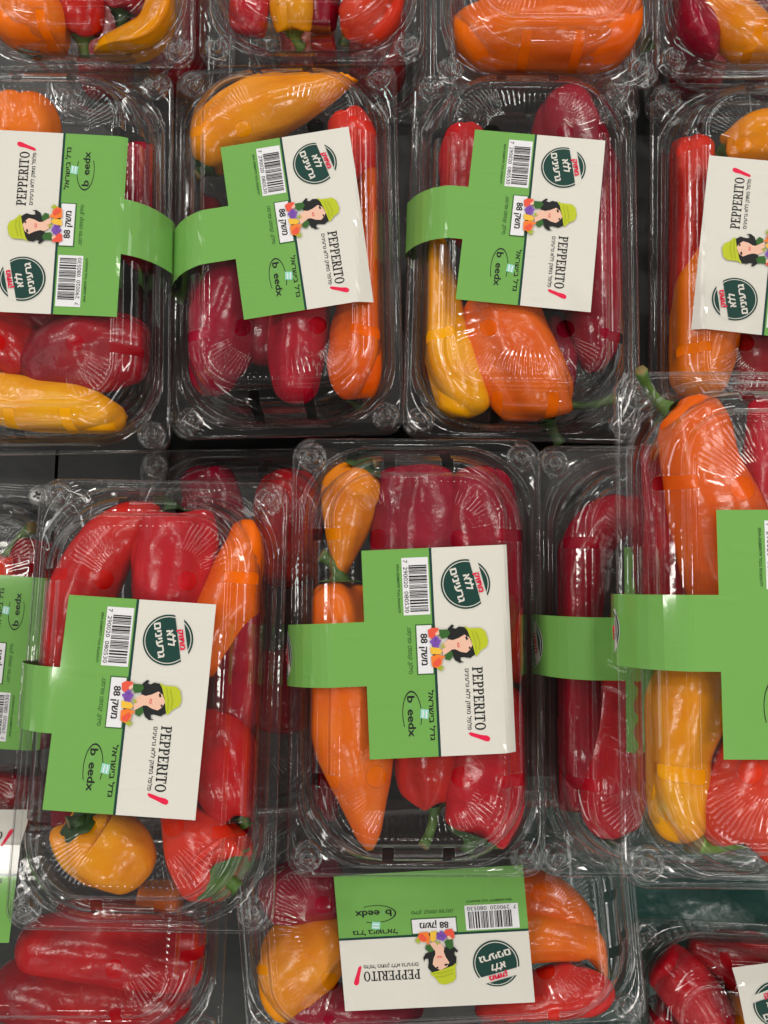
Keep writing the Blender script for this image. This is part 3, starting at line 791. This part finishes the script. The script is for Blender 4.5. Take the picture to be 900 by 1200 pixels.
# left middle punnet
P('P5', 'red', 'tube', [(196, 606, -8, 10), (140, 628, 0, 13), (105, 680, 2, 14.5), (84, 760, 0, 14), (76, 840, -6, 11)], 'bent red pepper along the left edge above the crosswise green strap', False, lob=.04)
P('P5', 'scarlet', 'blunt', [(203, 603, 1, 16), (205, 645, 2, 18), (203, 720, 1, 16), (195, 800, -4, 12)], 'squat bright red pepper with its stalk up, above the left label', (185, 588, -8), stemcol='darkstem')
P('P5', 'crimson', 'long', [(312, 672, -8, 13), (296, 750, -3, 14.5), (280, 830, -3, 14), (264, 900, -12, 10)], 'dark red pepper right of the left middle label', False)
P('P5', 'red', 'blunt', [(281, 950, -4, 12), (268, 912, 0, 16), (255, 872, 0, 16.5), (244, 842, -8, 12)], 'plump red pepper tucked beside the lower right of the left label', True, stemcol='stem', stemlen=6)
P('P5', 'vermilion', 'tube', [(304, 612, -2, 12), (291, 665, 1, 15), (258, 730, 2, 15), (226, 790, 0, 12)], 'smooth orange pepper slanting above the left middle label', False, lob=.03)
P('P5', 'yellow', 'blunt', [(92, 966, 6, 11.5), (106, 982, 1, 15), (140, 1002, -1, 15.5), (172, 1030, -4, 11)], 'stubby yellow pepper with a dark calyx below the left middle label', True, stemcol='darkstem', stemlen=3, stemr=2.2, lob=.06, cal=1.15)
P('P5', 'scarlet', 'cone', [(266, 1028, 5, 14.5), (249, 1006, 0, 19), (226, 975, 0, 21), (196, 930, -2, 17)], 'fat pinkish red pepper pointing its green calyx at the corner below the left label', True, stemlen=5, cal=1.35)
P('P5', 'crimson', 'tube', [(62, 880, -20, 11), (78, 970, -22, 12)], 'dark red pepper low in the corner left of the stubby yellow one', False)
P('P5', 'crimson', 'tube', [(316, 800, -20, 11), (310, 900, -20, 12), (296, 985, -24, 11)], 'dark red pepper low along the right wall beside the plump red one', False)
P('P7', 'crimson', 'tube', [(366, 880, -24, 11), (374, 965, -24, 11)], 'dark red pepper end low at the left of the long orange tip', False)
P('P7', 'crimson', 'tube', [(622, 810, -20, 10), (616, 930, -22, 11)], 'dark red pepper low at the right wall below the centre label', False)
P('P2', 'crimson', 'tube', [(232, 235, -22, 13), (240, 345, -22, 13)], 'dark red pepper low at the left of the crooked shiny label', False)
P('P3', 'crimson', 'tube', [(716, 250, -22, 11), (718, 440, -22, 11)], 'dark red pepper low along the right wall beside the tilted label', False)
# low left punnet
P('P6', 'scarlet', 'blunt', [(16, 652, 2, 12), (8, 690, 2, 16), (0, 740, 0, 15)], 'bright red pepper with a curved green stalk at the left edge', (38, 618, 14), stemlen=18, stemr=2.6)
P('P6', 'crimson', 'blunt', [(46, 632, -2, 12), (38, 670, 0, 14), (36, 740, -4, 13)], 'dark red pepper half hidden behind a punnet corner at the left', False)
P('P6', 'crimson', 'blunt', [(20, 900, -2, 17), (14, 930, -2, 18), (0, 970, -4, 14)], 'round dark red pepper below the upside-down label at the left edge', False)
P('P6', 'crimson', 'tube', [(60, 690, -14, 12), (50, 780, -14, 14), (46, 880, -14, 12)], 'dark red pepper lying along the inside of the low left punnet', False)
# hidden low punnet
P('U1', 'crimson', 'blunt', [(232, 548, -2, 13), (250, 590, 0, 17), (250, 660, -2, 16)], 'dark red pepper seen through two lids above the squat bright red one', False)
P('U1', 'red', 'blunt', [(340, 552, -4, 13), (338, 600, 0, 17), (336, 690, -2, 17)], 'red pepper glimpsed in the gap left of the centre punnet', False)
P('U1', 'crimson', 'tube', [(335, 760, -4, 15), (330, 860, -4, 15)], 'dark red pepper lower in the gap left of the centre punnet', False)
P('U1', 'crimson', 'tube', [(230, 720, -10, 16), (225, 840, -10, 16)], 'dark red pepper buried below the left middle label', False)
# right punnet with bare strap
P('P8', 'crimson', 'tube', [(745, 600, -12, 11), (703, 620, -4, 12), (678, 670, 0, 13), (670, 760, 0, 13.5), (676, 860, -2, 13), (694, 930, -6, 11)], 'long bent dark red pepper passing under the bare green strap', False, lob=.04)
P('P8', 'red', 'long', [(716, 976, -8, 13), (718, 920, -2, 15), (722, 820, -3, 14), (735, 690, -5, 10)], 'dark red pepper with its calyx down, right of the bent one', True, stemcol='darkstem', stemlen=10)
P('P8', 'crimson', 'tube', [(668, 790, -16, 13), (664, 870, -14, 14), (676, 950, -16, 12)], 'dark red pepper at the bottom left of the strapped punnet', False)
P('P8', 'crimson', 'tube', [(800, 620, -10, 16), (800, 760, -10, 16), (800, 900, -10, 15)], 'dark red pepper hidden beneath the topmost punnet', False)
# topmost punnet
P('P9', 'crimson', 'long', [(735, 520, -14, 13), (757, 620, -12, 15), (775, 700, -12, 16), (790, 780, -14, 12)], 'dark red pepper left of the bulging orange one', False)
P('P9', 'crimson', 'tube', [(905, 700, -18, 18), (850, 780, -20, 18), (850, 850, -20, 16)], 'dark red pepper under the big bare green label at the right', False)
P('P9', 'red', 'long', [(930, 700, -2, 17), (912, 590, 1, 15), (897, 510, -2, 11), (884, 452, -6, 5)], 'pointed red pepper at the right edge beside the bulging orange one', False)
P('P9', 'vermilion', 'blunt', [(788, 482, -1, 9), (808, 496, 2, 13), (822, 545, 3, 13.5), (836, 600, 4, 16.5), (852, 680, 2, 16), (865, 760, -4, 11)], 'bulging waisted orange pepper whose stalk pokes out over the punnet corner', (751, 434, 8), stemlen=28, stemr=1.9, lob=.05, stemcol='stem', cal=.8)
P('P9', 'yellow', 'tube', [(822, 760, -1, 12), (806, 820, 2, 14.5), (790, 890, 1, 12), (800, 984, -4, 11.5)], 'tall curved amber pepper below the wide green strap', False, lob=.04)
P('P9', 'orange', 'tube', [(815, 955, -22, 12), (850, 965, -24, 12)], 'brownish orange pepper deep beside the foot of the curved amber one', False)
P('P9', 'scarlet', 'blunt', [(862, 972, -6, 16), (884, 930, 0, 22), (920, 860, 0, 20), (950, 800, -4, 14)], 'large red pepper at the right edge with a pale green crescent stalk', (812, 986, 2), stemcol='palestem', stemr=3.6)
# second row, left edge punnet
P('P1', 'orange', 'blunt', [(28, 122, 0, 13), (30, 150, 2, 17), (28, 220, 0, 16), (20, 300, -4, 12)], 'orange pepper peeping above the left edge label', False)
P('P1', 'crimson', 'tube', [(165, 170, -12, 11), (170, 230, -14, 13), (172, 320, -14, 12)], 'dark red pepper beside the label strap of the left edge punnet', False)
P('P1', 'crimson', 'tube', [(110, 190, -22, 11), (100, 300, -20, 13), (60, 360, -18, 13)], 'dark red pepper buried under the left edge label', False)
P('P1', 'crimson', 'blunt', [(178, 415, -5, 14), (132, 410, -1, 19), (80, 420, -1, 19), (30, 448, -4, 13)], 'broad dull red pepper lying below the left edge label', False)
P('P1', 'red', 'blunt', [(-30, 390, -4, 13), (10, 400, 0, 16), (40, 440, -4, 13)], 'red pepper at the left edge above the long yellow one', False)
P('P1', 'crimson', 'tube', [(100, 375, -8, 14), (30, 370, -8, 16)], 'dark red pepper just under the bottom of the left edge label', False)
P('P1', 'yellow', 'tube', [(-40, 462, -3, 12), (20, 474, 1, 13), (80, 480, 1, 12.5), (120, 489, -1, 10.5), (150, 488, -3, 7)], 'long yellow pepper along the bottom of the left edge punnet', False, lob=.07)
# second punnet of the second row
P('P2', 'crimson', 'blunt', [(285, 290, -4, 15), (262, 370, 0, 18), (250, 430, -3, 16.5), (258, 466, -8, 12)], 'dull red pepper below left of the crooked shiny label', False)
P('P2', 'crimson', 'blunt', [(310, 300, -12, 14), (312, 380, -8, 15), (305, 430, -12, 12)], 'dark red pepper under the lower edge of the crooked label', False)
P('P2', 'red', 'blunt', [(352, 330, -3, 14), (350, 400, 0, 15), (346, 475, -8, 12)], 'red pepper in the middle below the crooked label', False)
P('P2', 'scarlet', 'blunt', [(405, 140, -8, 11), (418, 175, -6, 13), (420, 225, -10, 11)], 'red pepper at the top right of the crooked label', False)
P('P2', 'vermilion', 'tube', [(418, 466, -8, 12), (421, 430, -1, 16), (430, 350, 2, 14), (437, 270, 4, 11), (438, 196, 3, 8)], 'narrow orange pepper down the right of the crooked label, calyx at its foot', True, stemcol='darkstem', stemlen=4, lob=.04)
P('P2', 'amber', 'long', [(238, 196, -2, 13), (256, 162, 0, 17), (312, 130, 2, 16.5), (375, 104, 3, 12.5), (432, 76, 8, 5)], 'big amber pepper slanting above the crooked shiny label', True, stemcol='darkstem', stemlen=5, lob=.07)
# third punnet of the second row
P('P3', 'crimson', 'blunt', [(662, 118, -3, 17), (668, 165, 1, 20), (690, 260, 1, 19), (696, 390, -2, 15), (690, 440, -8, 10)], 'large dull red pepper above and right of the tilted label', False, lob=.09)
P('P3', 'red', 'tube', [(545, 150, -4, 9), (543, 190, -2, 11.5), (550, 290, -6, 11)], 'narrow red pepper at the upper left of the tilted label', False)
P('P3', 'crimson', 'cone', [(655, 462, -12, 8), (648, 436, -6, 13), (652, 410, -6, 15), (650, 370, -8, 13)], 'small dull red pepper with a thin green stalk beside the fat orange one', (722, 466, -8), stemlen=20, stemr=2.0)
P('P3', 'yellow', 'tube', [(548, 492, -6, 13), (540, 455, -1, 13), (518, 380, 1, 11.5), (505, 305, -2, 10), (500, 270, -6, 8)], 'curved yellow pepper at the left below the tilted label', False, lob=.04)
P('P3', 'vermilion', 'tube', [(640, 490, -6, 15), (624, 455, 0, 19), (598, 400, 2, 20), (576, 340, 0, 17)], 'fat orange pepper under the bottom of the tilted label', (656, 521, -10), stemcol='darkstem', stemlen=5, lob=.12)
P('P3', 'crimson', 'tube', [(615, 250, -18, 15), (560, 330, -18, 14)], 'dark red pepper buried under the tilted label', False)
# fourth punnet of the second row
P('P4', 'red', 'tube', [(812, 170, -2, 13), (808, 210, 1, 14.5), (800, 290, 0, 14), (790, 370, -3, 12)], 'red pepper left of the upside-down label at the right edge', False)
P('P4', 'orange', 'blunt', [(850, 280, 0, 13), (832, 340, 2, 17.5), (822, 400, 1, 19), (815, 470, -3, 15)], 'orange pepper below the upside-down label at the right edge', False)
P('P4', 'crimson', 'tube', [(885, 330, -8, 14), (892, 420, -6, 15), (890, 480, -10, 12)], 'dark purple red pepper right of the orange one under the upside-down label', False)
P('P4', 'amber', 'blunt', [(850, 180, -3, 9), (885, 165, 1, 14), (930, 150, 0, 14)], 'amber pepper above the upside-down label at the right edge', True, stemlen=8)
# top row
P('T1', 'orange', 'blunt', [(38, 66, -7, 15), (34, 30, 0, 19), (20, -40, -2, 15)], 'orange pepper with a dark calyx in the top left corner', True, stemcol='darkstem', stemlen=5)
P('T1', 'red', 'blunt', [(97, 42, -5, 10), (95, 12, -1, 12), (92, -50, -4, 10)], 'small red pepper with a green star calyx between orange and yellow', True, stemlen=9)
P('T1', 'crimson', 'blunt', [(143, 14, -7, 11), (148, -20, -3, 13), (150, -70, -4, 11)], 'dark red pepper with a long stalk inside the hook of the yellow', (143, 40, -5), stemcol='darkstem', stemlen=12)
P('T1', 'yellow', 'tube', [(212, -40, -3, 9), (202, 0, 0, 10.5), (184, 42, -2, 11), (150, 62, -5, 11.5), (112, 68, -8, 9)], 'hooked yellow pepper in the top left corner punnet', False, lob=.04)
P('T2', 'red', 'tube', [(290, 44, -6, 8), (293, 10, -2, 10), (296, -50, -2, 9)], 'narrow red pepper at the left of the top edge punnet', False)
P('T2', 'yellow', 'blunt', [(345, 36, -7, 9), (343, 8, -2, 11), (342, -40, -4, 9)], 'small yellow pepper with its calyx down at the top edge', True, stemlen=7)
P('T2', 'crimson', 'tube', [(377, 38, -8, 8), (376, 0, -5, 10), (378, -50, -5, 9)], 'slim dull red pepper right of the small yellow', False)
P('T2', 'scarlet', 'blunt', [(412, 36, -8, 11), (436, 14, -1, 16), (470, -20, 0, 16)], 'shiny red pepper with a dark calyx at the top edge', True, stemcol='darkstem', stemlen=6)
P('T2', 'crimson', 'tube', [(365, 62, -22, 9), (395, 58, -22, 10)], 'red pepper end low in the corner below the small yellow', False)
P('T3', 'orange', 'blunt', [(756, 50, -6, 13), (715, 38, 0, 19), (640, 38, 1, 19), (560, 42, -2, 17), (522, 46, -8, 11)], 'fat orange pepper lying crosswise at the top edge', (762, 56, -8), stemcol='stem', stemlen=6, lob=.06)
P('T3', 'orange', 'tube', [(560, -20, -14, 16), (700, -20, -14, 16)], 'orange pepper behind the crosswise one at the top edge', False)
P('T4', 'crimson', 'blunt', [(815, 84, -9, 12), (800, 50, -2, 17), (790, -10, -2, 16)], 'dark red pepper in the top right corner', False)
P('T4', 'amber', 'tube', [(905, 74, -8, 11), (870, 40, 0, 12.5), (830, 4, 1, 11), (790, -30, -2, 9)], 'amber pepper curving over the dark red one in the top right corner', False, lob=.04)
# bottom row
P('Q1', 'red', 'blunt', [(240, 1122, -8, 13), (205, 1116, -2, 17), (110, 1108, 1, 17.5), (20, 1110, -1, 16)], 'broad red pepper lying sideways just under the bottom left lid', False, lob=.09)
P('Q1', 'crimson', 'tube', [(228, 1176, -8, 12), (160, 1172, -2, 15), (70, 1166, 0, 16), (-10, 1156, -2, 14)], 'glossy red pepper along the front of the bottom left punnet', False)
P('Q1', 'crimson', 'tube', [(190, 1092, -12, 12), (110, 1085, -10, 13), (60, 1080, -12, 11)], 'dark red pepper behind the broad one at the bottom left', False)
P('Q1', 'crimson', 'tube', [(150, 1195, -20, 13), (40, 1190, -22, 13)], 'dark red pepper low at the front of the bottom left punnet', False)
P('Q1', 'orange', 'tube', [(160, 1060, -16, 12), (215, 1062, -18, 12)], 'brownish orange pepper dimly seen at the back of the bottom left punnet', False)
P('Q2', 'crimson', 'blunt', [(312, 1056, -3, 12), (345, 1046, -1, 15), (405, 1040, -1, 15)], 'dark red pepper at the upper left of the fully upside-down label', False)
P('Q2', 'amber', 'blunt', [(310, 1194, -6, 13), (334, 1152, -1, 18), (364, 1112, 0, 19), (412, 1074, -2, 15)], 'large dark amber pepper left of the fully upside-down label', True, stemcol='darkstem', stemlen=5)
P('Q2', 'crimson', 'blunt', [(340, 1215, -4, 14), (375, 1190, -2, 16), (430, 1200, -3, 16), (500, 1205, -4, 14)], 'dull red pepper under the lower left of the fully upside-down label', False)
P('Q2', 'orange', 'long', [(560, 1050, -6, 12), (625, 1050, -3, 13), (672, 1076, -4, 12.5), (700, 1112, -8, 8)], 'orange pepper right of the fully upside-down label, above its curly-tipped twin', False, lob=.04)
P('Q2', 'orange', 'long', [(560, 1100, -1, 13), (635, 1092, 0, 13.5), (682, 1102, 0, 11), (701, 1120, -1, 6.5), (710, 1156, -4, 3)], 'orange pepper with a thin curled tip right of the upside-down label', False, lob=.04)
P('Q2', 'crimson', 'tube', [(560, 1120, -20, 14), (460, 1110, -20, 15), (400, 1100, -20, 14)], 'dark red pepper buried under the fully upside-down label', False)
P('Q2', 'scarlet', 'blunt', [(704, 1150, -4, 14), (682, 1170, 0, 19), (630, 1185, 1, 18), (560, 1205, -2, 15)], 'red pepper with green calyx under the two orange ones at the bottom', True, stemcol='darkstem', stemlen=4)
P('Q3', 'red', 'tube', [(768, 1122, -2, 11), (800, 1152, 1, 14), (845, 1210, 1, 14)], 'bright red pepper pointing down right in the bottom right corner', False, lob=.04)
P('Q3', 'crimson', 'blunt', [(805, 1102, -9, 11), (850, 1122, -6, 13), (900, 1160, -6, 13)], 'dark red pepper behind the bright one in the bottom right corner', False)
P('Q3', 'crimson', 'tube', [(840, 1095, -12, 12), (900, 1105, -12, 13)], 'dark red pepper along the back of the bottom right punnet', False)
P('Q3', 'amber', 'tube', [(830, 1180, -14, 12), (900, 1195, -12, 14)], 'amber pepper below the white label in the bottom right corner', False)
P('Q3', 'crimson', 'tube', [(760, 1180, -8, 12), (785, 1215, -8, 12)], 'dull red pepper at the left wall of the bottom right punnet', False)
# lower layer, glimpsed through gaps and lids
for k, (where, cols) in enumerate((('hooked yellow', 'red crimson'), ('small yellow', 'red red'), ('crosswise orange', 'crimson crimson'), ('corner amber', 'red crimson'))):
    m, mi = PACKS['D%d' % k]
    for q, c in enumerate(cols.split()):
        pts = []
        for (lx, ly) in ((-22+44*q, 40), (-20+40*q, -10), (-22+44*q, -76)):
            w = m @ Vector((lx, ly, -2)); d = w-CAM; vz = -(d.y*-ST + d.z*CT)
            pts.append((450+FPX*d.x/vz, 600-FPX*(d.y*CT+d.z*ST)/vz, -2, 17))
        P('D%d' % k, c, 'tube', pts, '%s red pepper of the lower layer, %s, behind the %s pepper' % ('deep' if c == 'crimson' else 'bright', ('to the left', 'to the right')[q], where), False)
